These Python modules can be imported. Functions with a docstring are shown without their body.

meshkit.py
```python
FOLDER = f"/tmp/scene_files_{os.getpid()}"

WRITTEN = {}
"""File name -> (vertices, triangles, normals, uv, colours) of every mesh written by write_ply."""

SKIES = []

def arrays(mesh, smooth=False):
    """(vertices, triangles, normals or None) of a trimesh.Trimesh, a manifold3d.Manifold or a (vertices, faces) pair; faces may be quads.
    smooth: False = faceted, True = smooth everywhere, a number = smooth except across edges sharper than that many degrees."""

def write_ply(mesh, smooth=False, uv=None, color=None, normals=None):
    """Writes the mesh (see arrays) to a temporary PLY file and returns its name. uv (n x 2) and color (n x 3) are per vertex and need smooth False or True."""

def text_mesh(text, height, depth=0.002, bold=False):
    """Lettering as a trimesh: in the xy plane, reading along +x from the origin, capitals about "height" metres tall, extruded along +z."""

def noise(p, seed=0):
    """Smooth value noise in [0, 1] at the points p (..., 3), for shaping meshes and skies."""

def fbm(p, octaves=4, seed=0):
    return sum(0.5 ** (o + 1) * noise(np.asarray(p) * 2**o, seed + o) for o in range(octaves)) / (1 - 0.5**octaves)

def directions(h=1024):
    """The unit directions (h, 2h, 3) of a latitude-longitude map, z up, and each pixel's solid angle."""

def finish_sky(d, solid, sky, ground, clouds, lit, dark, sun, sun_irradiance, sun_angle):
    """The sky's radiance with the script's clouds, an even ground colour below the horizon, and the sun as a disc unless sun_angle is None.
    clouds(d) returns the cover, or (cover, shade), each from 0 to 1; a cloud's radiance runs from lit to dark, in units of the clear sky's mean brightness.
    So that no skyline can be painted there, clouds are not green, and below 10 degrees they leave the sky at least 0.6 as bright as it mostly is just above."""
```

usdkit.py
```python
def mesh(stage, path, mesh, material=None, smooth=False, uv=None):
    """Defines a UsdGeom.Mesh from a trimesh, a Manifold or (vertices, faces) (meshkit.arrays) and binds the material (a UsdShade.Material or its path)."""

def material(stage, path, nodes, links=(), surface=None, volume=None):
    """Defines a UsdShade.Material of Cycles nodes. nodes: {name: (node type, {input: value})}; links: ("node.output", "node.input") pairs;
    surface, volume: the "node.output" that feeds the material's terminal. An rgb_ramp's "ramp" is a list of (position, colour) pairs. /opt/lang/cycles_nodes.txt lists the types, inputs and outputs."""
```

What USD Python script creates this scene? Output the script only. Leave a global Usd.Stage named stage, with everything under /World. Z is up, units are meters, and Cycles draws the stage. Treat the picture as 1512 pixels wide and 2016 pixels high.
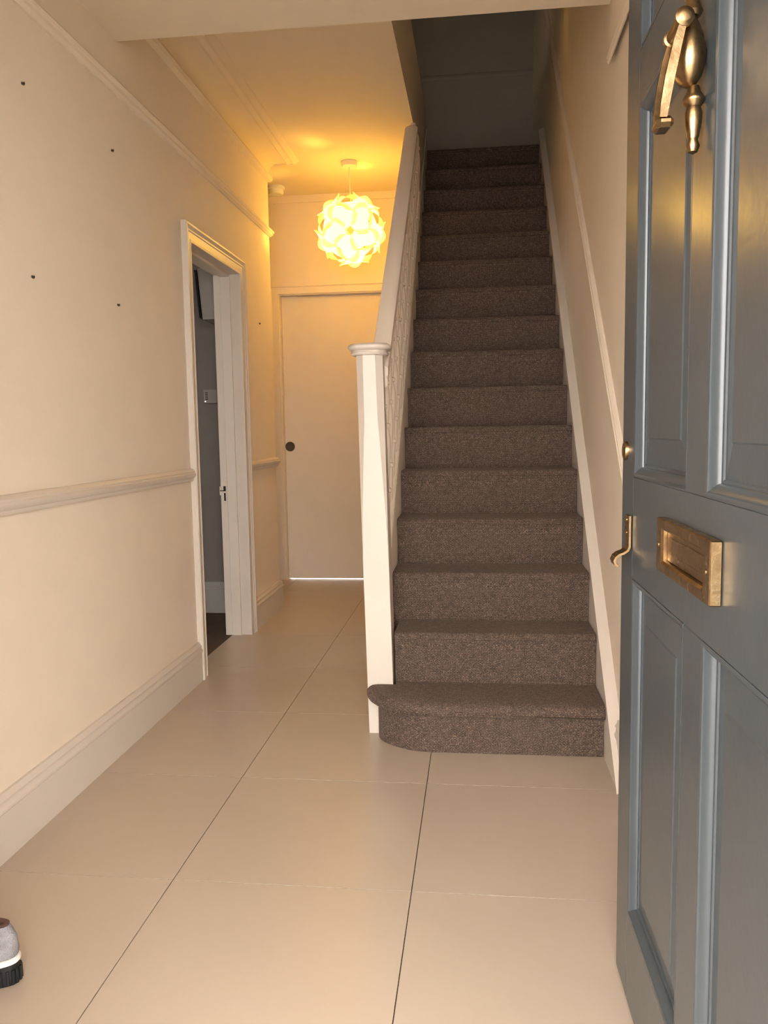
import math, random
import numpy as np
import trimesh
import manifold3d as m3
import shapely.geometry as sg
import usdkit, meshkit
from pxr import Usd, UsdGeom, UsdLux, UsdShade, Sdf, Gf

random.seed(7); RNG = np.random.default_rng(7)
stage = Usd.Stage.CreateInMemory()
UsdGeom.SetStageUpAxis(stage, UsdGeom.Tokens.z)
UsdGeom.SetStageMetersPerUnit(stage, 1.0)
WORLD = UsdGeom.Xform.Define(stage, '/World')
UsdGeom.Scope.Define(stage, '/World/Looks')

# ------------------------------------------------------------------ camera, sky, exposure
F_PX, YAW, PITCH, ROLL, CAM_H = 1585.36, 0.1166, -0.1016, -0.0165, 1.1143
cam = UsdGeom.Camera.Define(stage, '/World/camera')
_cy, _sy = math.cos(YAW), math.sin(YAW)
_f = np.array([-_sy, _cy, 0]); _r = np.array([_cy, _sy, 0]); _u = np.array([0, 0, 1.0])
_f, _u = _f * math.cos(PITCH) + _u * math.sin(PITCH), _u * math.cos(PITCH) - _f * math.sin(PITCH)
_r, _u = _r * math.cos(ROLL) + _u * math.sin(ROLL), _u * math.cos(ROLL) - _r * math.sin(ROLL)
M = np.eye(4); M[0, :3], M[1, :3], M[2, :3], M[3, :3] = _r, _u, -_f, (0, 0, CAM_H)
cam.AddTransformOp().Set(Gf.Matrix4d(*M.ravel().tolist()))
cam.CreateHorizontalApertureAttr(36.0); cam.CreateVerticalApertureAttr(48.0)
cam.CreateFocalLengthAttr(36.0 * F_PX / 1512)
cam.CreateClippingRangeAttr(Gf.Vec2f(0.02, 200))
cam.CreateExposureAttr(0.0)

SKY = 4.75                       # overcast daylight outside the open front door
dome = UsdLux.DomeLight.Define(stage, '/World/sky')
dome.CreateIntensityAttr(SKY); dome.CreateColorAttr(Gf.Vec3f(1.02, 0.97, 0.92))
BULB = 41.0
BULB_COLOR = (1.0, 0.575, 0.09)

# ------------------------------------------------------------------ helpers
_used = {}
def path_for(name, parent=None):
    base = (parent.GetPath().pathString if parent is not None else '/World') + '/' + name
    n = _used.get(base, 0); _used[base] = n + 1
    return base if n == 0 else f'{base}_{n:03d}'
def _peek(name):
    n = _used.get('/World/' + name, 0); return name if n == 0 else f'{name}_{n:03d}'
path_for.peek = _peek
def data(p, label=None, cat=None, group=None, kind=None):
    for k, v in (('label', label), ('category', cat), ('group', group), ('kind', kind)):
        if v: p.SetCustomDataByKey(k, v)
    return p
def thing(name, label, cat, loc=(0, 0, 0), rotz=0.0, group=None, kind=None, parent=None):
    x = UsdGeom.Xform.Define(stage, path_for(name, parent))
    if any(loc): x.AddTranslateOp().Set(Gf.Vec3d(*map(float, loc)))
    if rotz: x.AddRotateZOp().Set(float(rotz))
    return data(x.GetPrim(), label, cat, group, kind)
def obj(name, mesh, mat, parent=None, label=None, cat=None, kind=None, group=None, smooth=False):
    return data(usdkit.mesh(stage, path_for(name, parent), mesh, mat, smooth=smooth).GetPrim(), label, cat, group, kind)
SETTING = {
    'wall_left': 'long cream wall with an open doorway facing the stairs', 'wall_right': 'cream wall rising beside the stairs', 'wall_back': 'warm lit wall round the door at the end of the hall',
    'frieze_right': 'short cream frieze above the picture rail next to the front door', 'wall_stair_side': 'narrow wall between the stairs and the end of the hall',
    'wall_side_room_back': 'dim grey wall seen through the open doorway', 'floor_side_room': 'dark wood floor inside the side room',
    'ceiling_lobby': 'lower cream ceiling just inside the front door', 'ceiling': 'cream hall ceiling glowing yellow above the pendant lamp', 'parapet_landing': 'cream side of the stairwell opening above the hall ceiling',
    'wall_landing_back': 'wall at the top of the stairs with the dimness put into its colour', 'floor_landing': 'landing floor at the top of the stairs', 'baseboard_left': 'tall moulded baseboard on the long wall near the front door',
    'baseboard_left_001': 'short baseboard on the wall strip past the open doorway', 'baseboard_right': 'baseboard at the foot of the stair wall', 'baseboard_side_room': 'pale baseboard under the grey wall in the side room'}
def struct(name, mesh, mat, smooth=False, label=None, parent=None):
    label = label or SETTING.get(path_for.peek(name))
    return obj(name, mesh, mat, parent, kind=None if parent is not None else 'structure', smooth=smooth, label=label)
def cat_(*ms): return trimesh.util.concatenate([m for m in ms])
def box(x0, x1, y0, y1, z0, z1):
    m = trimesh.creation.box((x1 - x0, y1 - y0, z1 - z0)); m.apply_translation(((x0 + x1) / 2, (y0 + y1) / 2, (z0 + z1) / 2)); return m
def bbox(x0, x1, y0, y1, z0, z1, b=0.002):
    """box with chamfered edges"""
    pts = []
    for sx in (0, 1):
        for sy in (0, 1):
            for sz in (0, 1):
                c = np.array(((x0, x1)[sx], (y0, y1)[sy], (z0, z1)[sz]), float); s = np.array((1 - 2 * sx, 1 - 2 * sy, 1 - 2 * sz)) * b
                for k in range(3):
                    q = s.copy(); q[k] = 0; pts.append(c + q)
    return trimesh.convex.convex_hull(np.array(pts))
def to_tri(man):
    m = man.to_mesh(); return trimesh.Trimesh(m.vert_properties[:, :3], m.tri_verts, process=False)
def poly_extrude(pts, h, fn):
    """extrude a closed 2D polygon by h and place (a, b, c) points through fn"""
    p = sg.Polygon(pts)
    if not p.exterior.is_ccw: pts = list(pts)[::-1]
    cs = m3.CrossSection([np.array(pts, float)])
    t = to_tri(m3.Manifold.extrude(cs, h))
    v = np.array([fn(*q) for q in t.vertices]); t = trimesh.Trimesh(v, t.faces, process=False)
    if t.volume < 0: t.invert()
    return t
def sweep(path, prof, fn, closed=False):
    """sweep a closed profile [(w, t)] along a mitred 2D path; w is offset to the left of travel, t leaves the plane; fn(a, b, t) -> 3D"""
    P = np.array(path, float); n = len(P); k = len(prof); rings = []
    def nrm(d): d = d / np.linalg.norm(d); return np.array([-d[1], d[0]])
    for i in range(n):
        a = nrm(P[i] - P[i - 1]) if (i > 0 or closed) else None
        b = nrm(P[(i + 1) % n] - P[i]) if (i < n - 1 or closed) else None
        if a is None: m = b
        elif b is None: m = a
        else: m = (a + b) / max(1e-6, 1 + a @ b)
        rings.append([fn(*(P[i] + m * w), t) for w, t in prof])
    v = np.array(rings).reshape(-1, 3); f = []
    for i in range(n if closed else n - 1):
        j = (i + 1) % n
        for q in range(k):
            r = (q + 1) % k
            f += [[i * k + q, j * k + q, j * k + r], [i * k + q, j * k + r, i * k + r]]
    if not closed:
        pr = np.array(prof, float); ccw = sg.Polygon(pr).exterior.is_ccw
        tri = m3.triangulate([pr if ccw else pr[::-1]])
        idx = np.arange(k) if ccw else np.arange(k)[::-1]
        for t in np.array(tri):
            f += [[idx[t[0]], idx[t[1]], idx[t[2]]], [(n - 1) * k + idx[t[0]], (n - 1) * k + idx[t[2]], (n - 1) * k + idx[t[1]]]]
    m = trimesh.Trimesh(v, np.array(f), process=False)
    m.fix_normals()
    return m
def lathe(prof, seg=20, center=(0, 0, 0)):
    """prof [(r, z)] bottom to top, revolved about z"""
    pr = [(max(r, 0.0), z) for r, z in prof]
    if pr[0][0] > 0: pr = [(0, pr[0][1])] + pr
    if pr[-1][0] > 0: pr = pr + [(0, pr[-1][1])]
    m = trimesh.creation.revolve(np.array(pr), sections=seg); m.fix_normals(); m.apply_translation(center); return m
def loft(rings, cap=True):
    k = len(rings[0]); v = np.array(rings).reshape(-1, 3); f = []
    for i in range(len(rings) - 1):
        for q in range(k):
            r = (q + 1) % k; a = i * k
            f += [[a + q, a + r, a + k + r], [a + q, a + k + r, a + k + q]]
    if cap:
        for q in range(1, k - 1):
            f += [[0, q + 1, q], [(len(rings) - 1) * k, (len(rings) - 1) * k + q, (len(rings) - 1) * k + q + 1]]
    m = trimesh.Trimesh(v, np.array(f), process=False)
    if m.volume < 0: m.invert()
    return m
def tube(pts, r, seg=10):
    pts = np.array(pts, float); rs = np.broadcast_to(r, len(pts)); rings = []
    for i, p in enumerate(pts):
        d = pts[min(i + 1, len(pts) - 1)] - pts[max(i - 1, 0)]; d /= np.linalg.norm(d)
        a = np.cross(d, (0, 0, 1.0) if abs(d[2]) < .9 else (1.0, 0, 0)); a /= np.linalg.norm(a); b = np.cross(d, a)
        rings.append([p + rs[i] * (a * math.cos(t) + b * math.sin(t)) for t in np.linspace(0, 2 * math.pi, seg, endpoint=False)])
    return loft(rings)

# ------------------------------------------------------------------ materials
def mat(name, nodes, links=(), surface='p.BSDF'):
    return usdkit.material(stage, '/World/Looks/' + name, nodes, links, surface=surface)
def paint(name, col, rough=0.6, var=0.03, bump=0.04, scale=7.0, spec=0.3, coat=0.0, bscale=60.0):
    c = np.array(col)
    return mat(name, {
        'g': ('geometry', {}),
        'n': ('noise_texture', {'scale': scale, 'detail': 3.0}),
        'r': ('rgb_ramp', {'ramp': [(0.3, tuple(c * (1 - var))), (0.7, tuple(np.minimum(c * (1 + var), 1)))]}),
        'n2': ('noise_texture', {'scale': bscale, 'detail': 3.0}),
        'b': ('bump', {'strength': bump, 'distance': 0.01}),
        'p': ('principled_bsdf', {'roughness': rough, 'specular_ior_level': spec, 'coat_weight': coat, 'coat_roughness': 0.15})},
        [('g.position', 'n.vector'), ('n.fac', 'r.fac'), ('r.color', 'p.base_color'), ('g.position', 'n2.vector'), ('n2.fac', 'b.height'), ('b.normal', 'p.normal')])
WALL = paint('wall_cream_paint', (0.81, 0.70, 0.57), 0.7, 0.015, 0.05)
TRIM = paint('trim_white_paint', (0.675, 0.60, 0.52), 0.35, 0.015, 0.03, spec=0.45)
CEIL = paint('ceiling_paint', (0.81, 0.70, 0.55), 0.8, 0.01, 0.03)
GREYWALL = paint('grey_wall_paint', (0.235, 0.21, 0.19), 0.7, 0.03, 0.04)
LANDING_DIM = paint('landing_dimmed_paint', (0.43, 0.395, 0.345), 0.8, 0.02, 0.04)  # wall colour darkened to stand in for the weak light upstairs
OAKFLOOR = paint('dark_wood_floor', (0.11, 0.07, 0.045), 0.5, 0.25, 0.05, scale=12)
GROUND = paint('outside_paving', (0.34, 0.33, 0.31), 0.8, 0.15, 0.2, scale=5)
MASONRY = paint('outside_masonry', (0.42, 0.36, 0.31), 0.9, 0.15, 0.3)
GROUT = paint('grout_brown', (0.10, 0.07, 0.05), 0.9, 0.1, 0.1)
TILES = [paint(f'porcelain_tile_{i}', tuple(np.array((0.50, 0.412, 0.325)) * k), 0.33, 0.02, 0.015, scale=2.5, spec=0.5, bscale=300) for i, k in enumerate((0.985, 1.0, 1.012))]
DOORP = paint('door_slate_gloss', (0.049, 0.060, 0.068), 0.28, 0.05, 0.06, spec=0.6, bscale=25)
BLACK = paint('black_plastic', (0.012, 0.012, 0.013), 0.4, 0.1, 0.02)
DIMWHITEP = paint('dimmed_white_plastic', (0.36, 0.33, 0.295), 0.5, 0.02, 0.01)  # white plastic with the side room's dimness put into its colour
WHITEP = paint('white_plastic', (0.75, 0.73, 0.69), 0.4, 0.01, 0.01)
DARKHOLE = paint('dark_recess', (0.02, 0.015, 0.012), 0.8, 0.1, 0.02)
STEEL = mat('steel', {'p': ('principled_bsdf', {'base_color': (0.45, 0.43, 0.41), 'metallic': 1.0, 'roughness': 0.35})})
DARKMETAL = mat('dark_metal', {'p': ('principled_bsdf', {'base_color': (0.10, 0.08, 0.06), 'metallic': 0.8, 'roughness': 0.5})})
BRASS = mat('worn_brass', {
    'g': ('geometry', {}), 'n': ('noise_texture', {'scale': 55.0, 'detail': 5.0, 'roughness': 0.65}),
    'r': ('rgb_ramp', {'ramp': [(0.30, (0.17, 0.10, 0.05)), (0.55, (0.30, 0.20, 0.10)), (0.8, (0.48, 0.37, 0.21))]}),
    'q': ('map_range', {'from_min': 0.3, 'from_max': 0.7, 'to_min': 0.42, 'to_max': 0.22}),
    'b': ('bump', {'strength': 0.15, 'distance': 0.004}),
    'p': ('principled_bsdf', {'metallic': 1.0})},
    [('g.position', 'n.vector'), ('n.fac', 'r.fac'), ('r.color', 'p.base_color'), ('n.fac', 'q.value'), ('q.result', 'p.roughness'), ('n.fac', 'b.height'), ('b.normal', 'p.normal')])
CARPET = mat('woven_carpet', {
    'g': ('geometry', {}), 's': ('separate_xyz', {}), 'a': ('math', {'math_type': 'add'}), 'c': ('combine_xyz', {}),
    'k': ('brick_texture', {'scale': 1.0, 'brick_width': 0.011, 'row_height': 0.0045, 'mortar_size': 0.0009, 'mortar_smooth': 0.6, 'offset': 0.5,
                            'color1': (0.142, 0.103, 0.084), 'color2': (0.186, 0.134, 0.108), 'mortar': (0.070, 0.051, 0.042)}),
    'n': ('noise_texture', {'scale': 240.0, 'detail': 2.0}),
    'n3': ('noise_texture', {'scale': 60.0, 'detail': 3.0}),
    'r': ('rgb_ramp', {'ramp': [(0.30, (0.50, 0.49, 0.49)), (0.60, (1.0, 1.0, 1.0)), (0.72, (2.1, 1.9, 1.6))]}),
    'r3': ('rgb_ramp', {'ramp': [(0.3, (0.8, 0.8, 0.8)), (0.7, (1.15, 1.15, 1.15))]}),
    'm': ('mix', {'mix_type': 'multiply', 'fac': 1.0}), 'm3': ('mix', {'mix_type': 'multiply', 'fac': 1.0}),
    'bw': ('rgb_to_bw', {}),
    'b': ('bump', {'strength': 0.5, 'distance': 0.012}),
    'p': ('principled_bsdf', {'roughness': 0.95, 'specular_ior_level': 0.1, 'sheen_weight': 0.15, 'sheen_tint': (0.8, 0.65, 0.55)})},
    [('g.position', 's.vector'), ('s.y', 'a.value1'), ('s.z', 'a.value2'), ('s.x', 'c.x'), ('a.value', 'c.y'), ('c.vector', 'k.vector'),
     ('g.position', 'n.vector'), ('g.position', 'n3.vector'), ('n.fac', 'r.fac'), ('n3.fac', 'r3.fac'), ('k.color', 'm.color1'), ('r.color', 'm.color2'),
     ('m.color', 'm3.color1'), ('r3.color', 'm3.color2'), ('m3.color', 'p.base_color'), ('m3.color', 'bw.color'), ('bw.val', 'b.height'), ('b.normal', 'p.normal')])
SHADE = mat('lamp_shade_plastic', {
    'd': ('diffuse_bsdf', {'color': (0.66, 0.60, 0.30)}), 't': ('translucent_bsdf', {'color': (0.98, 0.96, 0.93)}),
    'm': ('mix_closure', {'fac': 0.60})}, [('d.BSDF', 'm.closure1'), ('t.BSDF', 'm.closure2')], surface='m.closure')
LED = mat('led_white', {'p': ('emission', {'color': (1, 1, 1), 'strength': 1.5})}, surface='p.emission')

# ------------------------------------------------------------------ layout numbers
XL, XR = -1.258, 0.452            # hall wall faces
YF = 0.62                         # inner face of the front wall
YBEAM, YEND, YB = 2.864, 4.95, 5.87
ZL, ZC, ZU = 2.49, 2.79, 2.996    # lobby soffit, hall ceiling, upper floor
XS = -0.344                       # edge of the stairwell opening
R_, G_, D0 = 0.18726, 0.19983, 2.6891
PITCHM = R_ / G_
def pz(y, k): return R_ + k + PITCHM * (y - D0 + 0.02)

# ------------------------------------------------------------------ floor
floor = thing('floor', 'large square beige porcelain tiles with thin dark joints', None, kind='structure')
hall_poly = sg.Polygon([(XL, YF - .25), (XR, YF - .25), (XR, 2.71), (-0.19, 2.71), (-0.19, YB + 1.2), (-1.9, YB + 1.2), (-1.9, YEND), (XL, YEND), (XL, 4.245), (-1.35, 4.245), (-1.35, 3.51), (XL, 3.51)])
obj('grout_bed', box(-2.0, 0.55, YF - .25, YB + 1.2, -0.06, -0.003), GROUT, floor)
XA, YA, T = -0.764, 1.8423, 0.6
for i in range(-2, 3):
    for j in range(-3, 9):
        gx, gy = 0.0013, 0.0014
        q = sg.box(XA + i * T + gx, YA + j * T + gy, XA + (i + 1) * T - gx, YA + (j + 1) * T - gy).intersection(hall_poly)
        for g in ([q] if q.geom_type == 'Polygon' else getattr(q, 'geoms', [])):
            if g.geom_type != 'Polygon' or g.area < 1e-3: continue
            obj('tile', poly_extrude(list(g.exterior.coords)[:-1], 0.0028 , lambda a, b, c: (a, b, c - 0.0028)), TILES[(i * 3 + j * 5) % 3], floor)
struct('floor_side_room', box(-4.7, -1.3505, YF, 4.78, -0.06, -0.004), OAKFLOOR)
struct('ground_outside', box(-9, 9, -9, YF - .255, -0.25, -0.12), GROUND)
# recessed porch added around the camera to limit and direct the daylight
PX0, PX1, PY0 = -1.9, 1.3, -.80
struct('wall_added_porch', cat_(box(PX0 - .25, PX0, PY0, YF - .255, -.12, 2.9), box(PX1, PX1 + .25, PY0, YF - .255, -.12, 2.9)), MASONRY)
struct('ceiling_added_porch', box(PX0 - .25, PX1 + .25, PY0, YF - .255, 2.35, 2.6), CEIL)

# ------------------------------------------------------------------ walls
DY0, DY1, DH = 3.51, 4.245, 1.945            # side-room doorway in the hall wall
XP = -1.39
struct('wall_left', cat_(box(XP, XL, YF, DY0 - .012, -.06, ZC), box(XP, XL, DY1 + .012, YEND, -.06, ZC), box(XP, XL, DY0 - .012, DY1 + .012, DH + .012, ZC)), WALL)
struct('wall_right', box(XR, XR + .12, YF, 7.0, -.06, 5.4), WALL)
struct('frieze_right', box(XR - .016, XR, YF, YBEAM, 2.335, ZL), WALL)
struct('wall_back', cat_(box(-1.9, -1.437, YB, YB + .12, -.06, ZC), box(-1.437, -.60, YB, YB + .12, 2.107, ZC), box(-.60, XR, YB, YB + .12, -.06, ZC)), WALL)
struct('wall_recess', box(-2.0, -1.9, YEND, YB + .12, -.06, ZC), WALL)
struct('wall_stair_side', box(-.400, -.338, YEND, YB, 0, ZC), WALL)
# front wall with the entrance opening, and side-room walls with an added, unseen window opening for daylight
FX0, FX1, FH = -.72, .345, 2.09
struct('wall_front', cat_(box(-1.39, FX0, YF - .25, YF, -.12, 5.4), box(FX1, XR + .12, YF - .25, YF, -.12, 5.4), box(FX0, FX1, YF - .25, YF, FH, 5.4),
                          box(-4.8, -1.39, YF - .25, YF, -.12, 5.4)), WALL)
struct('wall_side_room_back', box(-4.7, XP, 4.78, 4.95, -.06, ZC), GREYWALL)
struct('wall_side_room_far', cat_(box(-4.8, -4.7, YF, 2.6, -.06, ZC), box(-4.8, -4.7, 3.4, 4.95, -.06, ZC), box(-4.8, -4.7, 2.6, 3.4, -.06, .9), box(-4.8, -4.7, 2.6, 3.4, 2.0, ZC)), GREYWALL)
struct('wall_side_room_partition', cat_(box(XP - .004, XP, YF, DY0 - .012, -.004, ZC), box(XP - .004, XP, DY1 + .012, 4.78, -.004, ZC), box(XP - .004, XP, DY0 - .012, DY1 + .012, DH + .012, ZC)), GREYWALL)
struct('ceiling_side_room', box(-4.7, XP, YF, 4.95, ZC, ZC + .1), CEIL)
# ceilings
struct('ceiling_lobby', box(XL, XR, YF, YBEAM, ZL, ZU), CEIL)
struct('ceiling', cat_(box(XL, XS, YBEAM, YEND, ZC, ZU), box(-1.9, XS, YEND, YB + .12, ZC, ZU)), CEIL)
# upper floor round the stairwell
struct('parapet_landing', box(XS - .07, XS, YBEAM, 5.66, ZU, 3.30), WALL)
struct('floor_landing', box(-1.9, XR, 5.70, 6.8, ZC + .02, ZU - .012), LANDING_DIM)
struct('wall_landing_back', box(-2.0, XR, 6.8, 6.92, ZC, 5.4), LANDING_DIM)
struct('wall_landing_left', box(-2.0, -1.9, 2.7, 6.8, ZU, 5.4), LANDING_DIM)
struct('wall_landing_front', box(-2.0, XR, 2.62, 2.72, ZU, 5.4), LANDING_DIM)
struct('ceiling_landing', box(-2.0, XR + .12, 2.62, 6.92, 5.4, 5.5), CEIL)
# kitchen strip behind the far door (only its floor shows as a bright line under the door)
struct('wall_kitchen', cat_(box(-2.0, -1.9, YB + .12, YB + 1.2, -.06, 2.4), box(-.335, -.25, YB + .12, YB + 1.2, -.06, 2.4)), WALL)

# ------------------------------------------------------------------ trims
def wall_left_fn(a, b, t): return (XL + t, a, b)          # a = y, b = z
SK_H = .175
SK = [(0, 0), (0, .020), (.128, .020), (.133, .024), (.140, .024), (.146, .019), (.153, .017), (.160, .019), (.166, .013), (SK_H, .009), (SK_H, 0)]
DADO = [(0, 0), (0, .010), (.006, .014), (.013, .014), (.018, .020), (.026, .025), (.034, .026), (.038, .021), (.044, .021), (.050, .015), (.055, .008), (.055, 0)]
PICT = [(0, 0), (0, .008), (.006, .012), (.010, .019), (.020, .019), (.024, .025), (.032, .028), (.040, .022), (.046, .010), (.048, 0)]
CAS = [(0, 0), (0, .016), (.004, .018), (.010, .018), (.013, .015), (.040, .018), (.044, .022), (.050, .022), (.053, .018), (.060, .022), (.066, .027), (.074, .027), (.078, .022), (.078, 0)]
def plan_trim(prof, z0, pts, side=1):
    """horizontal moulding: profile (height, proud) follows plan points; proud side is left of travel"""
    return sweep(pts, [(t, w) for w, t in prof], lambda a, b, h: (a, b, z0 + h))
A_IN, A_OUT = .008, .078
EDG = .0
left_runs = [[(XL, DY0 - A_OUT), (XL, YF)], [(-1.9, YEND), (XL, YEND), (XL, DY1 + A_OUT)]]
struct('baseboard_left', plan_trim(SK, 0, left_runs[0]), TRIM, 35)
struct('baseboard_left', plan_trim(SK, 0, left_runs[1]), TRIM, 35)
struct('trim_1', plan_trim(DADO, .903, left_runs[0]), TRIM, 35, 'dado rail on the near stretch of the long wall')
struct('trim_2', plan_trim(DADO, .900, left_runs[1]), TRIM, 35, 'dado rail between the open doorway and the wall end')
struct('trim_3', plan_trim(PICT, 2.297, [(-1.9, YEND), (XL, YEND), (XL, YF)]), WALL, 35, 'picture rail along the long wall')
COV = [(.0, 2.618), (.020, 2.626), (.027, 2.642), (.023, 2.655), (.008, 2.664), (.010, 2.690), (.020, 2.716), (.040, 2.738), (.072, 2.750), (.094, 2.754), (.098, 2.749), (.106, 2.748), (.112, 2.755), (.128, 2.762), (.131, 2.758), (.139, 2.758), (.146, 2.768), (.158, 2.780), (.162, 2.7895), (0, 2.7895)]
struct('trim_4', sweep([(-1.9, YEND), (XL, YEND), (XL, YBEAM)], COV, lambda a, b, h: (a, b, h)), CEIL, 35, 'moulded coving where the long wall meets the ceiling')
# casing round the side-room doorway
cas_path = [(DY1 - A_IN + .008, -.002), (DY1 - A_IN + .008, DH - .008 + .008), (DY0, DH), (DY0, -.002)]
casing = sweep(cas_path, [(-w, t) for w, t in CAS], wall_left_fn)
struct('trim_5', casing, TRIM, 35, 'moulded white casing round the open doorway')
# lining of that doorway with rebate and strike plate
lining = thing('door_frame_1', 'white lining of the open doorway with a latch keep', 'door frame', kind='structure')
for nm, ys in (('jamb', (DY0 - .012, DY0)), ('jamb', (DY1, DY1 + .012))):
    far = ys[0] > 4
    obj(nm, box(XP, XL + .001, ys[0], ys[1], -.004, DH + .012), TRIM, lining)
    s0, s1 = (DY1 - .013, DY1) if far else (DY0, DY0 + .013)
    obj('door_stop', bbox(XP + .040, XP + .092, s0, s1, -.003, DH, .0015), TRIM, lining)
obj('head_jamb', box(XP, XL + .001, DY0, DY1, DH, DH + .012), TRIM, lining)
obj('door_stop', bbox(XP + .040, XP + .092, DY0 + .013, DY1 - .013, DH - .013, DH, .0015), TRIM, lining)
sp = obj('strike_plate', cat_(bbox(XP + .002, XP + .036, DY1 - .0015, DY1, .725, .872, .0005), bbox(XP - .006, XP + .006, DY1 - .004, DY1 + .001, .775, .822, .0005)), TRIM, lining, label='painted latch keep with two dark slots')
obj('keyhole_slot', cat_(box(XP + .016, XP + .028, DY1 - .0032, DY1 - .001, .797, .824), box(XP - .004, XP + .026, DY1 - .0048, DY1 - .001, .797, .801)), DARKHOLE, sp)
obj('keyhole_slot', box(XP + .018, XP + .027, DY1 - .0032, DY1 - .001, .744, .786), DARKHOLE, sp)
# baseboard of the grey room
struct('baseboard_side_room', sweep([(XP - .004, 4.78), (-4.7, 4.78)], [(t, w) for w, t in [(0, 0), (0, .02), (.15, .02), (.156, .015), (.185, .013), (.193, .008), (.193, 0)]], lambda a, b, h: (a, b, h)), paint('room_trim_grey', (.42, .40, .37), .45), 35)
# right wall: picture rail stub, dado following the stairs
PR = [(t * .35, w * .8) for w, t in PICT]
struct('trim_6', sweep([(XR - .016, YF), (XR - .016, YBEAM - .01)], PR, lambda a, b, h: (a, b, 2.297 + h)), WALL, 35, 'picture rail that stops where the stairwell begins')
def stair_path(k, ys): return [(y, pz(y, k)) for y in ys]
DADOR = [(w - .022, t * .75) for w, t in DADO]
struct('trim_7', sweep([(YF, .925), (2.49, .925)] + stair_path(.905, (2.52, 6.0)), DADOR, lambda a, b, t: (XR - t, a, b)), WALL, 35, 'dado rail climbing the wall above the stairs')
struct('baseboard_right', sweep([(XR, YF), (XR, 2.60)], [(t, w) for w, t in SK], lambda a, b, h: (a, b, h)), TRIM, 35)
# far door casing
def back_fn(a, b, t): return (a, YB - t, b)
struct('trim_8', sweep([(-1.437, -.002), (-1.437, 2.107), (-.60, 2.107), (-.60, -.002)], [(0, 0), (0, .010), (.006, .014), (.046, .014), (.052, .020), (.064, .020), (.066, 0)], back_fn), WALL, 35, 'flat casing of the door at the end of the hall')
struct('trim_9', sweep([(-.335, YB), (-1.9, YB)], [(0, 2.745), (.012, 2.745), (.016, 2.752), (.030, 2.772), (.034, 2.7895), (0, 2.7895)], lambda a, b, h: (a, b, h)), WALL, 35, 'small cornice above the door at the end of the hall')
struct('trim_10', sweep([(XR, 6.8), (-1.9, 6.8)], [(t * .35, w * .8) for w, t in DADO], lambda a, b, h: (a, b, 3.895 + h)), LANDING_DIM, 35, 'dado rail on the dim wall at the top of the stairs')
# entrance frame
struct('door_frame_2', cat_(box(FX0, FX0 + .05, YF - .13, YF - .01, -.12, FH), box(FX1 - .03, FX1, YF - .13, YF - .01, -.12, FH), box(FX0 + .05, FX1 - .03, YF - .13, YF - .01, FH - .04, FH)), TRIM)
struct('added_window_1', cat_(box(-4.79, -4.72, 2.6, 2.66, .9, 2.0), box(-4.79, -4.72, 3.34, 3.4, .9, 2.0), box(-4.79, -4.72, 2.66, 3.34, .9, .96), box(-4.79, -4.72, 2.66, 3.34, 1.94, 2.0)), TRIM)  # out-of-view window added to light the side room

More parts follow.
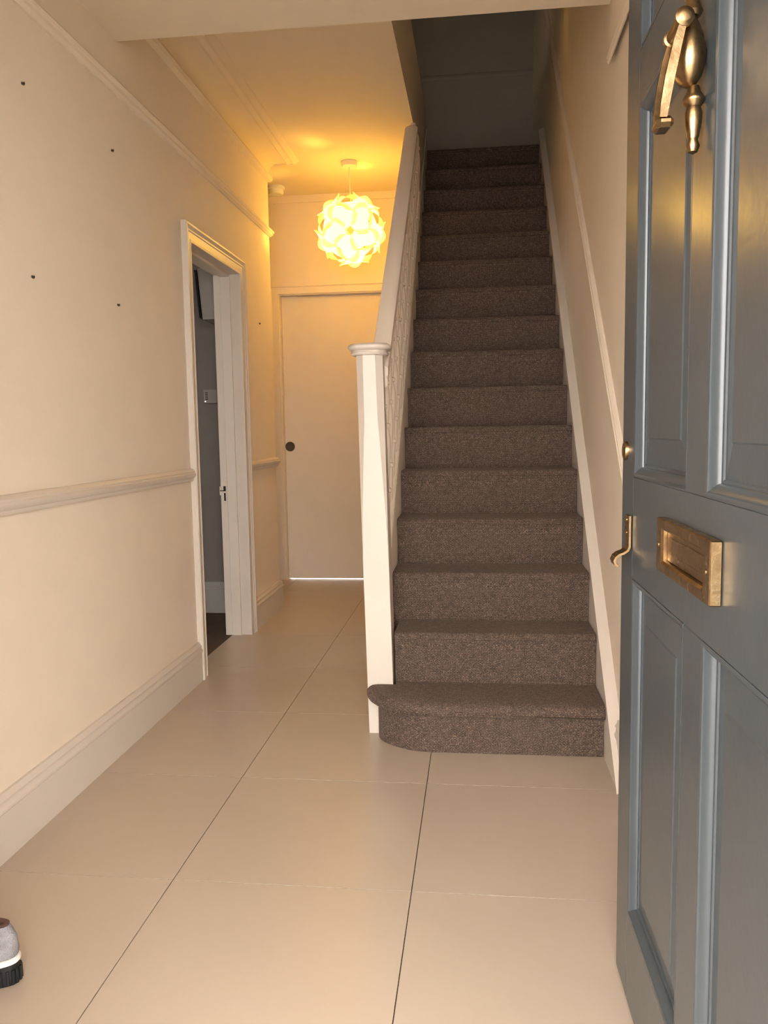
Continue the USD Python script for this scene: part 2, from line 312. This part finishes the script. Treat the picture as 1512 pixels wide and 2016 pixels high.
# ------------------------------------------------------------------ far door
d2 = thing('door_2', 'plain flush cream door with a round recessed pull at the end of the hall', 'door', kind='structure')
obj('door_leaf', bbox(-1.427, -.612, YB + .045, YB + .085, .006, 2.096, .002), WALL, d2)
obj('door_lining', cat_(box(-1.437, -1.429, YB, YB + .119, 0, 2.107), box(-.608, -.60, YB, YB + .119, 0, 2.107), box(-1.429, -.608, YB, YB + .119, 2.099, 2.107)), WALL, d2)
fp = lathe([(.036, 0), (.036, .002), (.031, .004), (.029, .002), (.026, .0012), (.0, .0012)], 28)
fp.apply_transform(trimesh.transformations.rotation_matrix(math.pi / 2, (1, 0, 0))); fp.apply_translation((-1.39, YB + .0455, 1.002))
obj('finger_pull', fp, DARKMETAL, d2, label='round dark metal recessed finger pull', smooth=35)

# ------------------------------------------------------------------ stair carpet
CX0, CX1 = -.330, .418
carpet = thing('stair_carpet', 'grey-brown woven carpet fitted over the steep flight of stairs', 'stair carpet')
def step_profile(n):
    y0, z0, z1 = D0 + (n - 1) * G_, (n - 1) * R_ - .08, n * R_
    p = [(y0, z0 + .0005), (y0 - .001, z1 - .075), (y0 - .004, z1 - .045)]
    for t in np.linspace(-60, 88, 10): p.append((y0 + .004 - .018 * math.cos(math.radians(t)), z1 - .018 + .018 * math.sin(math.radians(t))))
    p += [(y0 + .03, z1), (y0 + G_ - .0005, z1), (y0 + G_ - .0005, z0 + .0005)]
    return p
for n in range(1, 17):
    y0, z0, z1 = D0 + (n - 1) * G_, (n - 1) * R_, n * R_
    if n == 1:
        # bullnose step that curls round the foot of the newel
        plan = np.array([(-.366, 2.850), (-.362, 2.822), (-.352, 2.794), (-.334, 2.768), (-.308, 2.744), (-.278, 2.724), (-.246, 2.708), (-.21, 2.697), (-.166, 2.691), (0, 2.691), (CX1, 2.693)])
        d = np.gradient(plan, axis=0); d /= np.linalg.norm(d, axis=1)[:, None]; nn = np.stack([d[:, 1], -d[:, 0]], 1); nn[-1] = (0, -1); nn[0] = (-1, -.12)
        rings = []
        for z, o in ((.0005, 0), (.128, .0), (.134, .006), (.137, .018), (.141, .030), (.150, .039), (.160, .042), (.170, .040), (.179, .032), (.185, .020), (R_, .004), (R_, -.02)):
            ring = [(*(p + o * q), z) for p, q in zip(plan, nn)]
            ring += [(CX1, 2.8895, z), (-.301, 2.8895, z), (-.301, 2.8515, z)]
            for i, q in enumerate(ring):
                ring[i] = (min(q[0], CX1), min(q[1], 2.8515) if q[0] < -.3012 else q[1], q[2])
            rings.append(ring)
        k = len(rings[0]); v = np.array(rings).reshape(-1, 3); f = []
        for i in range(len(rings) - 1):
            for q in range(k):
                r = (q + 1) % k; a = i * k; f += [[a + q, a + r, a + k + r], [a + q, a + k + r, a + k + q]]
        tri = np.array(m3.triangulate([np.array(rings[-1])[:, :2]])); top = (len(rings) - 1) * k
        f += [[top + a, top + b, top + c] for a, b, c in tri] + [[a, c, b] for a, b, c in np.array(m3.triangulate([np.array(rings[0])[:, :2]]))]
        sm = trimesh.Trimesh(v, np.array(f), process=False)
        if sm.volume < 0: sm.invert()
    else:
        pr = step_profile(n)
        z0 -= .08
        if n == 16: pr[-2] = (6.79, ZU); pr[-1] = (6.79, ZU - .012); pr.insert(-1, (6.79, ZU - .006)); pr = pr[:-2] + [(6.79, ZU - .011), (5.70, ZU - .011), (5.70, z0 + .0005)]
        x0 = -.3055 if n == 2 else CX0
        sm = poly_extrude(pr, CX1 - x0, lambda a, b, c: (x0 + c, a, b))
    obj('carpeted_step', sm, CARPET, carpet, smooth=40)

# ------------------------------------------------------------------ staircase woodwork
st = thing('staircase', 'white painted staircase woodwork with tall newel post and turned balusters', 'staircase')
# wall string with a sloping ledge, running out to a point on the floor
SX0, SX1 = .4195, XR - .001
lo = [(2.405, .0), (2.405, .004)]
ys = (2.60, 5.72)
string_r = poly_extrude([(2.405, .0005), (2.405, .006)] + [(y, pz(y, .045)) for y in (2.44, 5.72)] + [(5.72, pz(5.72, -.35)), (2.93, .0005)], .031, lambda a, b, c: (SX0 + .0 + c, a, b))
sr = obj('wall_string', string_r, TRIM, st)
obj('ledge', sweep([(y, pz(y, .046)) for y in (2.415, 5.72)], [(0, 0), (0, .034), (.004, .037), (.010, .037), (.014, .030), (.020, .012), (.022, 0)], lambda a, b, t: (XR - t, a, b)), TRIM, sr, smooth=35)
# outer string between the steps and the balusters
OX0, OX1 = -.378, -.3315
string_l = poly_extrude([(2.953, pz(2.953, -.36)), (2.953, pz(2.953, .115)), (YEND, pz(YEND, .115)), (YEND, pz(YEND, -.36))], OX1 - OX0, lambda a, b, c: (OX0 + c, a, b))
sl = obj('outer_string', string_l, WALL, st)
obj('string_capping', sweep([(y, pz(y, .114)) for y in (2.953, YEND)], [(0, -.001), (0, -.046), (.012, -.046), (.016, -.040), (.016, -.007), (.012, -.001)], lambda a, b, t: (OX1 + t, a, b)), WALL, sl)
obj('upper_string', poly_extrude([(YEND, pz(YEND, .115)), (5.70, pz(5.70, .115)), (5.70, pz(5.70, -.3)), (YEND, pz(YEND, -.3))], .006, lambda a, b, c: (-.3378 + c, a, b)), TRIM, st)
# panelling under the stairs, facing the hall
obj('under_stair_panel', poly_extrude([(2.953, 0), (2.953, pz(2.953, -.34)), (YEND - .001, pz(YEND, -.34)), (YEND - .001, 0)], .02, lambda a, b, c: (-.375 + c, a, b)), WALL, st)
# newel post: square foot, upper part chamfered to an octagon
NYC, NXC = 2.9015, -.355
rings = []
for z, c in ((0.0005, .0015), (.62, .0015), (.80, .006), (1.0, .016), (1.15, .025), (1.386, .027)):
    h = .0475; x = NXC - .026 * z / 1.386; y = NYC
    rings.append([(x + a, y + b, z) for a, b in ((-h + c, -h), (h - c * .9, -h), (h, -h + c * .9), (h, h - c), (h - c, h), (-h + c, h), (-h, h - c), (-h, -h + c))])
nw = obj('newel_post', loft(rings), TRIM, st)
def oct_ring(x, y, z, o):
    h = .0475 + o; c = .024 + o * .55
    pts = [(-h + c, -h), (h - c, -h), (h, -h + c), (h, h - c), (h - c, h), (-h + c, h), (-h, h - c), (-h, -h + c)]
    return [(x + a, y + b, z) for a, b in pts]
obj('cap', loft([oct_ring(NXC - .026, NYC, z, o) for z, o in ((1.378, .004), (1.379, .014), (1.384, .017), (1.389, .015), (1.391, .012), (1.394, .013), (1.396, .020), (1.401, .026), (1.408, .028), (1.414, .025), (1.419, .016), (1.421, .0))]), TRIM, nw, smooth=50)
# handrail
def rail_x(y): return -.355 + .0135 * (y - 3.0)
HY0, HY1 = 2.951, 4.39
HR = [(-.031, -.058), (-.022, -.064), (.022, -.064), (.031, -.058), (.031, -.040), (.026, -.034), (.033, -.026), (.033, -.008), (.026, -.001), (.010, .0015), (-.010, .0015), (-.026, -.001), (-.033, -.008), (-.033, -.026), (-.026, -.034), (-.031, -.040)]
rings = []
for y in np.linspace(HY0, HY1, 6):
    rings.append([(rail_x(y) + a, y, pz(y, .895) + b * 1.25) for a, b in HR])
# trim the top end level with the ceiling
hr = loft(rings)
hr = to_tri(m3.Manifold(m3.Mesh(np.array(hr.vertices, np.float32), np.array(hr.faces, np.uint32))) - m3.Manifold(m3.Mesh(np.array(box(-1, 0, 3, 5, ZC - .001, 3.2).vertices, np.float32), np.array(box(-1, 0, 3, 5, ZC - .001, 3.2).faces, np.uint32))))
obj('handrail', hr, WALL, st, smooth=40)
# turned balusters
BAL = [(.0, .0125), (.10, .0130), (.17, .0155), (.20, .0165), (.205, .0205), (.222, .0205), (.227, .0145), (.25, .0125), (.33, .0150), (.43, .0195), (.49, .0200), (.53, .0165), (.555, .0125), (.56, .0195), (.578, .0195), (.583, .0125), (.62, .0145), (.70, .0185), (.755, .0175), (.79, .0135), (.795, .0200), (.812, .0200), (.817, .0130), (.88, .0140), (1.0, .0125)]
for i in range(19):
    y = 3.02 + i * .1
    zb = pz(y, .122); zt = min(pz(y, .823) , ZC - .0005)
    if zt - zb < .12: continue
    full = pz(y, .823) - zb; x = -.355 + (rail_x(y) + .355) * .6
    prof = [(r, t * full) for t, r in BAL if t * full < zt - zb - .002]; prof.append((prof[-1][0], zt - zb))
    obj('baluster', lathe(prof, 14, (x, y, zb)), WALL, st, smooth=40)

# ------------------------------------------------------------------ front door, standing open
DT = .045
d1 = thing('door_1', 'open slate grey panelled front door with brass letterbox and knocker', 'door', loc=(.279, 1.602, 0), rotz=1.05, kind='structure')
# local frame: s runs from the free edge towards the hinges (-y), outer face at x = 0 looking to -x
DZ0, DZ1, DW = .012, 2.03, .97
def slab(name, s0, s1, z0, z1, parent=d1, label=None): return obj(name, bbox(0, DT, -s1, -s0, z0, z1, .0012), DOORP, parent, label=label)
COLS = [(.100, .446), (.535, .880)]
ROWS = [(.185, .835), (1.022, 1.668), (1.755, 1.935)]
slab('stile', 0, .100, DZ0, DZ1); slab('stile', .880, DW, DZ0, DZ1)
for z0, z1 in ((DZ0, .185), (.835, 1.022), (1.668, 1.755), (1.935, DZ1)): slab('rail', .1001, .8799, z0, z1)
for z0, z1 in ROWS: slab('mullion', .446, .535, z0 + .0001, z1 - .0001)
REC = .0175
MOULD = [(0, -.001), (0, .0002), (.003, .0006), (.007, -.0005), (.009, -.003), (.012, -.0045), (.016, -.0085), (.018, -.0115), (.0185, -.014), (.022, -.015), (.024, -.0175), (.024, -.020), (0, -.020)]
for z0, z1 in ROWS:
    for s0, s1 in COLS:
        w, h = s1 - s0, z1 - z0
        def f3(a, b, t): return (-t, -(s0 + a), z0 + b)
        # raised and fielded panel
        pv = lambda i, t: [f3(i, i, t), f3(w - i, i, t), f3(w - i, h - i, t), f3(i, h - i, t)]
        e, fw = .0005, min(.045, h * .22)
        obj('panel', loft([pv(e, -DT + .008), pv(e, -REC), pv(.022, -REC), pv(.024 + fw, -REC + .0065), pv(.026 + fw, -REC + .0085)]), DOORP, d1)
        obj('panel_moulding', sweep([(0, 0), (w, 0), (w, h), (0, h)], MOULD, f3, closed=True), DOORP, d1, smooth=30)
# letterbox
def dbox(s0, s1, z0, z1, t0, t1, b=.001): return bbox(-t1, -t0, -s1, -s0, z0, z1, b)
LS0, LS1, LZ0, LZ1 = .345, .612, .896, .976
def man(m): return m3.Manifold(m3.Mesh(np.array(m.vertices, np.float32), np.array(m.faces, np.uint32)))
fr = to_tri(man(dbox(LS0, LS1, LZ0, LZ1, 0, .015, .0015)) - man(dbox(LS0 + .030, LS1 - .030, LZ0 + .017, LZ1 - .017, -.01, .03, .0)) - man(loft([[(-t, -(s_), z) for s_, z in ((LS0 + .030 - o, LZ0 + .017 - o), (LS1 - .030 + o, LZ0 + .017 - o), (LS1 - .030 + o, LZ1 - .017 + o), (LS0 + .030 - o, LZ1 - .017 + o))] for t, o in ((.011, -.0005), (.0155, .004))])))
lb = obj('letterbox', fr, BRASS, d1, label='worn brass letterbox surround')
obj('flap', cat_(dbox(LS0 + .031, LS1 - .031, LZ0 + .0175, LZ1 - .0175, .0, .006), dbox(LS0 + .036, LS1 - .036, LZ0 + .030, LZ1 - .026, .006, .0075)), BRASS, lb)
for s in (LS0 + .015, LS1 - .015):
    sc = trimesh.creation.icosphere(2, .004); sc.apply_scale((.5, 1, 1)); sc.apply_translation((-.0155, -s, (LZ0 + LZ1) / 2)); obj('screw', sc, BRASS, lb, smooth=True)
# lock cylinder
def turn_x(m, t0, s, z):
    m.apply_transform(trimesh.transformations.rotation_matrix(-math.pi / 2, (0, 1, 0))); m.apply_translation((-t0, -s, z)); return m
lk = obj('lock_cylinder', turn_x(lathe([(.0175, 0), (.0175, .004), (.0165, .006), (.0135, .0068), (.012, .005), (.0, .005)], 24), 0, .038, 1.068), BRASS, d1, label='round brass lock cylinder', smooth=35)
obj('key_slot', dbox(.0375, .0385, 1.061, 1.075, .0052, .006, .0002), DARKHOLE, lk)
# hooked pull beside the letterbox: plate that curls out at its foot
pp = [(.004, .950), (.004, .905), (.004, .893), (.007, .886), (.014, .881), (.022, .878), (.028, .873), (.031, .866), (.029, .860), (.024, .857)]
prof = []
for i, (t, z) in enumerate(pp):
    a = np.array(pp[max(i - 1, 0)]); b = np.array(pp[min(i + 1, len(pp) - 1)]); d = (b - a) / np.linalg.norm(b - a); prof.append((np.array((t, z)) + .002 * np.array((-d[1], d[0])), np.array((t, z)) - .002 * np.array((-d[1], d[0]))))
outl = [tuple(p[0]) for p in prof] + [tuple(p[1]) for p in prof[::-1]]
hp = obj('pull_handle', poly_extrude(outl, .036, lambda t, z, c: (-max(t, .0002), -(.060 + c), z)), BRASS, d1, label='small brass pull with a curled foot')
for z in (.942, .918):
    sc = trimesh.creation.icosphere(1, .003); sc.apply_translation((-.0062, -.078, z)); obj('screw', sc, BRASS, hp, smooth=True)
# knocker
KS = .492
def turned(name, prof, t0, parent, seg=20, sx=1.0, **kw):
    m = lathe(prof, seg); m.apply_scale((sx, 1, 1)); m.apply_translation((-t0, -KS, 0)); return obj(name, m, BRASS, parent, smooth=40, **kw)
kp = turned('knocker', [(.004, 1.540), (.013, 1.544), (.0205, 1.553), (.0245, 1.568), (.0250, 1.582), (.0215, 1.600), (.0150, 1.614), (.0100, 1.624)], .0205, d1, label='brass urn-shaped door knocker with two hanging arms', sx=.80)
turned('finial', [(.0095, 1.6245), (.0130, 1.630), (.0105, 1.637), (.0085, 1.644), (.0125, 1.652), (.0165, 1.666), (.0165, 1.680), (.012, 1.694), (.007, 1.700), (.009, 1.706), (.004, 1.716)], .0170, kp)
brl = lathe([(.006, -.036), (.0085, -.0345), (.0115, -.033), (.0115, -.026), (.0085, -.0245), (.0085, .0245), (.0115, .026), (.0115, .033), (.0085, .0345), (.006, .036)], 20)
brl.apply_transform(trimesh.transformations.rotation_matrix(math.pi / 2, (1, 0, 0))); brl.apply_translation((-.034, -KS, 1.612))
obj('hinge_barrel', brl, BRASS, kp, smooth=40)
for s in (-.0295, .0295):
    obj('swing_arm', loft([[(-(o + dt), -(KS + s * k + ds), z) for dt, ds in ((-w, -.0032), (w, -.0032), (w, .0032), (-w, .0032))] for z, o, k, w in ((1.612, .034, 1, .004), (1.585, .041, .95, .0055), (1.545, .049, .8, .0060), (1.515, .053, .62, .0055), (1.500, .054, .5, .0045))]), BRASS, kp)
obj('hammer', bbox(-.062, -.040, -(KS + .018), -(KS - .018), 1.489, 1.503, .005), BRASS, kp)
turned('striker_stem', [(.0, 1.458), (.006, 1.461), (.0085, 1.468), (.006, 1.476), (.0075, 1.480), (.0102, 1.496), (.0108, 1.508), (.0085, 1.516), (.0130, 1.522), (.0130, 1.527), (.0085, 1.534), (.0065, 1.541)], .0132, kp)
# hinges
for z in (.25, 1.05, 1.80):
    obj('hinge', trimesh.creation.cylinder(.006, .1, sections=12).apply_translation((DT + .004, -DW, z)), STEEL, d1, smooth=40)

# ------------------------------------------------------------------ pendant lamp
LX, LY, LZ_, LR = -.791, 5.186, 2.372, .196
lamp = thing('pendant_lamp', 'glowing ball pendant of interlocked yellow-white plastic leaves', 'pendant lamp', loc=(LX, LY, LZ_))
obj('ceiling_rose', lathe([(.044, ZC - LZ_ - .034), (.049, ZC - LZ_ - .030), (.050, ZC - LZ_ - .006), (.047, ZC - LZ_ - .0005)], 28), WHITEP, lamp, smooth=35)
obj('cord', tube([(0, 0, ZC - LZ_ - .033), (.0, .0, .30), (.002, 0, .24), (.006, 0, .19), (.004, 0, .06)], .0035, 8), WHITEP, lamp, smooth=True)
obj('lamp_holder', lathe([(.012, .035), (.018, .040), (.018, .085), (.010, .095)], 16), WHITEP, lamp, smooth=35)
phi = (1 + 5 ** .5) / 2
IV = np.array([(0, s1, s2 * phi) for s1 in (-1, 1) for s2 in (-1, 1)] + [(s1, s2 * phi, 0) for s1 in (-1, 1) for s2 in (-1, 1)] + [(s2 * phi, 0, s1) for s1 in (-1, 1) for s2 in (-1, 1)]) / math.sqrt(1 + phi * phi)
tocam = np.array([.0 - LX - .12, -LY, CAM_H - LZ_ - .10]); tocam /= np.linalg.norm(tocam)
q = trimesh.geometry.align_vectors(IV[0], tocam)[:3, :3]
q = trimesh.transformations.rotation_matrix(math.radians(14), tocam)[:3, :3] @ q
IV = IV @ q.T
for a in range(12):
    for b in range(a + 1, 12):
        if IV[a] @ IV[b] < .40: continue
        c = IV[a] + IV[b]; c /= np.linalg.norm(c); p = IV[b] - IV[a]; p /= np.linalg.norm(p); w = np.cross(c, p)
        A_, B_ = math.radians(31.7), math.radians(20.9)
        NT, NR = 48, 9; pts = []
        for i in range(NR):
            rho = i / (NR - 1)
            for j in range(NT):
                t = 2 * math.pi * j / NT; ct, s_ = math.cos(t), math.sin(t)
                s2 = math.sin(2 * t); lim = 1.42 if s2 > 0 else 1.03       # the raised sides overlap the neighbours
                rr = lim / (abs(ct) / A_ + abs(s_) / B_)
                if abs(ct) * rr > A_ * .775: rr = A_ * .775 / abs(ct)          # round hole left at the five-fold points
                if abs(s_) * rr > B_ * 1.12: rr = B_ * 1.12 / abs(s_)
                u, v_ = rho * rr * ct, rho * rr * s_
                h = 1 + .120 * rho ** 1.5 * s2 + .07 * max(s2, 0) ** 2 * rho ** 5 - .03 * (rho * ct) ** 2
                d = c * math.cos(math.hypot(u, v_)) + (p * u + w * v_) / max(math.hypot(u, v_), 1e-9) * math.sin(math.hypot(u, v_))
                pts.append(d * LR * h)
        f = []
        for i in range(NR - 1):
            for j in range(NT):
                r2 = (j + 1) % NT
                f += [[i * NT + j, (i + 1) * NT + j, (i + 1) * NT + r2]] + ([[i * NT + j, (i + 1) * NT + r2, i * NT + r2]] if i else [])
        obj('shade_leaf', trimesh.Trimesh(np.array(pts), np.array(f), process=False), SHADE, lamp, smooth=True)
bulb = UsdLux.SphereLight.Define(stage, lamp.GetPath().AppendChild('bulb'))
bulb.CreateRadiusAttr(.035); bulb.CreateIntensityAttr(BULB * 10); bulb.CreateColorAttr(Gf.Vec3f(*BULB_COLOR))
bulb.AddTranslateOp().Set(Gf.Vec3d(0, 0, -.01))

# ------------------------------------------------------------------ small things
sm_ = thing('smoke_alarm', 'round smoke alarm on the ceiling in the recess past the wall end', 'smoke alarm', loc=(-1.372, 5.62, ZC))
obj('base', lathe([(.058, -.020), (.062, -.016), (.062, -.0005)], 28), WHITEP, sm_, smooth=35)
obj('cover', lathe([(.030, -.056), (.046, -.052), (.053, -.042), (.054, -.0205)], 28), WHITEP, sm_, smooth=35)
def hook(y, z, label):
    t = thing('picture_hook', label, 'picture hook', loc=(XL, y, z), group='bare picture fixings on the long wall')
    pl = lathe([(.0028, 0), (.0038, .001), (.0028, .006), (.0038, .008), (.0, .009)], 10)
    pl.apply_transform(trimesh.transformations.rotation_matrix(math.pi / 2, (0, 1, 0)))
    obj('pin', pl, DARKMETAL, t, smooth=40)
    obj('bracket', tube([(.001, .0, .004), (.002, .0, -.003), (.005, .001, -.005), (.007, .002, -.002)], .0011, 6), DARKMETAL, t, smooth=True)
hook(2.225, 2.092, 'small dark fixing high on the cream wall, closest to the front door')
hook(2.783, 2.095, 'small dark fixing high on the cream wall, halfway to the doorway casing')
hook(2.218, 1.564, 'small dark fixing at eye height, lower one by the front door')
hook(2.771, 1.568, 'small dark fixing at eye height, between the front door and the doorway casing')
hook(4.656, 1.741, 'single dark fixing on the strip of wall past the open doorway')
# thermostat on the grey wall
th = thing('wall_thermostat', 'small square white wall control with vents on the grey wall in the side room', 'thermostat', loc=(-1.603, 4.78, 1.333))
obj('case', bbox(-.044, .044, -.022, -.0005, -.042, .042, .004), DIMWHITEP, th)
for i in range(5): obj('vent', box(-.030, -.014, -.0226, -.0219, -.020 + i * .010, -.016 + i * .010), BLACK, th)
obj('indicator_light', box(-.034, -.0275, -.0232, -.0219, -.034, -.0265), LED, th, label='lit white indicator')
# speaker-like unit beside the doorway in the side room
wu = thing('wall_unit', 'pale box with a tilted black front fixed high inside the side room', 'wall unit')
Y0, Y1 = 4.42, 4.72
def pr_(pts, y0, y1): return poly_extrude(pts, y1 - y0, lambda a, b, c: (a, y0 + c, b))
X0 = XP - .0045
obj('case', pr_([(X0, 1.742), (-1.515, 1.742), (-1.536, 2.020), (X0, 2.020)], Y0, Y1), DIMWHITEP, wu)
obj('front_panel', cat_(pr_([(-1.5155, 1.742), (-1.520, 1.742), (-1.5405, 2.018), (-1.536, 2.018)], Y0 + .006, Y1 - .006), pr_([(-1.5225, 1.748), (-1.534, 1.750), (-1.555, 2.012), (-1.543, 2.012)], Y0 + .002, Y1 - .002)), BLACK, wu, label='black slanted front')
# heel of a trainer at the edge of the picture
sh = thing('trainer', 'grey trainer with pale midsole band and thick black ridged heel', 'shoe', loc=(-.938, 1.452, 0), rotz=6)
def outline(n=36):
    pts = []
    for t in np.linspace(0, 2 * math.pi, n, endpoint=False):
        x = -.145 + .145 * math.copysign(abs(math.cos(t)) ** .8, math.cos(t)); k = -x / .29      # k: 0 heel, 1 toe
        w = .036 + .014 * math.exp(-((k - .70) / .22) ** 2)
        pts.append((x, w * math.copysign(abs(math.sin(t)) ** .75, math.sin(t))))
    return np.array(pts)
O = outline()
def ring(z, off, dx=0.0, top=None):
    out = []
    for p in O:
        s = np.array((1 - off / .145, 1 - off / .04)); q2 = np.array((-.145, 0)) + (p - (-.145, 0)) * s
        out.append((q2[0] + dx, q2[1], z if top is None else top(q2[0])))
    return out
def hz(a, b): return lambda x: a + (b - a) * min(1.0, max(0.0, -x / .27))
so = obj('sole', loft([ring(.0005, .003), ring(.004, .0), ring(0, .0, 0, hz(.022, .014)), ring(0, .002, 0, hz(.044, .026))]), BLACK, sh, smooth=40)
for k, i in enumerate((-6, -5, -4, -3, -2, -1, 0, 1, 2, 3, 4, 5, 6)):
    p = O[i % 36]; t = bbox(-.0045, .0025, -.0032, .0032, .003, .034, .0012); a = math.atan2(p[1] * 2.2, p[0] + .04)
    t.apply_transform(trimesh.transformations.rotation_matrix(a, (0, 0, 1))); t.apply_translation((p[0], p[1], 0)); obj('sole_ridge', t, BLACK, so)
obj('midsole', loft([ring(0, .0025, 0, hz(.0445, .0265)), ring(0, -.001, 0, hz(.047, .028)), ring(0, -.001, 0, hz(.055, .034)), ring(0, .003, 0, hz(.058, .036))]), WHITEP, sh, smooth=40)
SHOEG = paint('shoe_grey_fabric', (.30, .29, .31), .8, .25, .6, scale=45, bscale=420)
up_t = lambda x: .122 - .052 * min(1.0, max(0.0, (-x - .08) / .12)) - .012 * min(1.0, max(0.0, (-x - .2) / .08))
obj('upper', loft([ring(0, .003, 0, hz(.0585, .0365)), ring(0, .001, 0, hz(.070, .045)), ring(0, .004, 0, lambda x: .6 * up_t(x) + .4 * .058), ring(0, .010, -.002, lambda x: up_t(x) - .006), ring(0, .014, -.003, up_t), ring(0, .019, -.003, lambda x: up_t(x) - .003), ring(0, .026, -.003, lambda x: up_t(x) - .012)]), SHOEG, sh, smooth=60)
obj('collar_lining', loft([ring(0, .0135, -.004, lambda x: up_t(x) + .0005), ring(0, .0125, -.004, lambda x: up_t(x) + .004), ring(0, .018, -.004, lambda x: up_t(x) + .006), ring(0, .022, -.004, lambda x: up_t(x) + .002)]), paint('shoe_brown_lining', (.10, .055, .045), .7), sh, smooth=60)
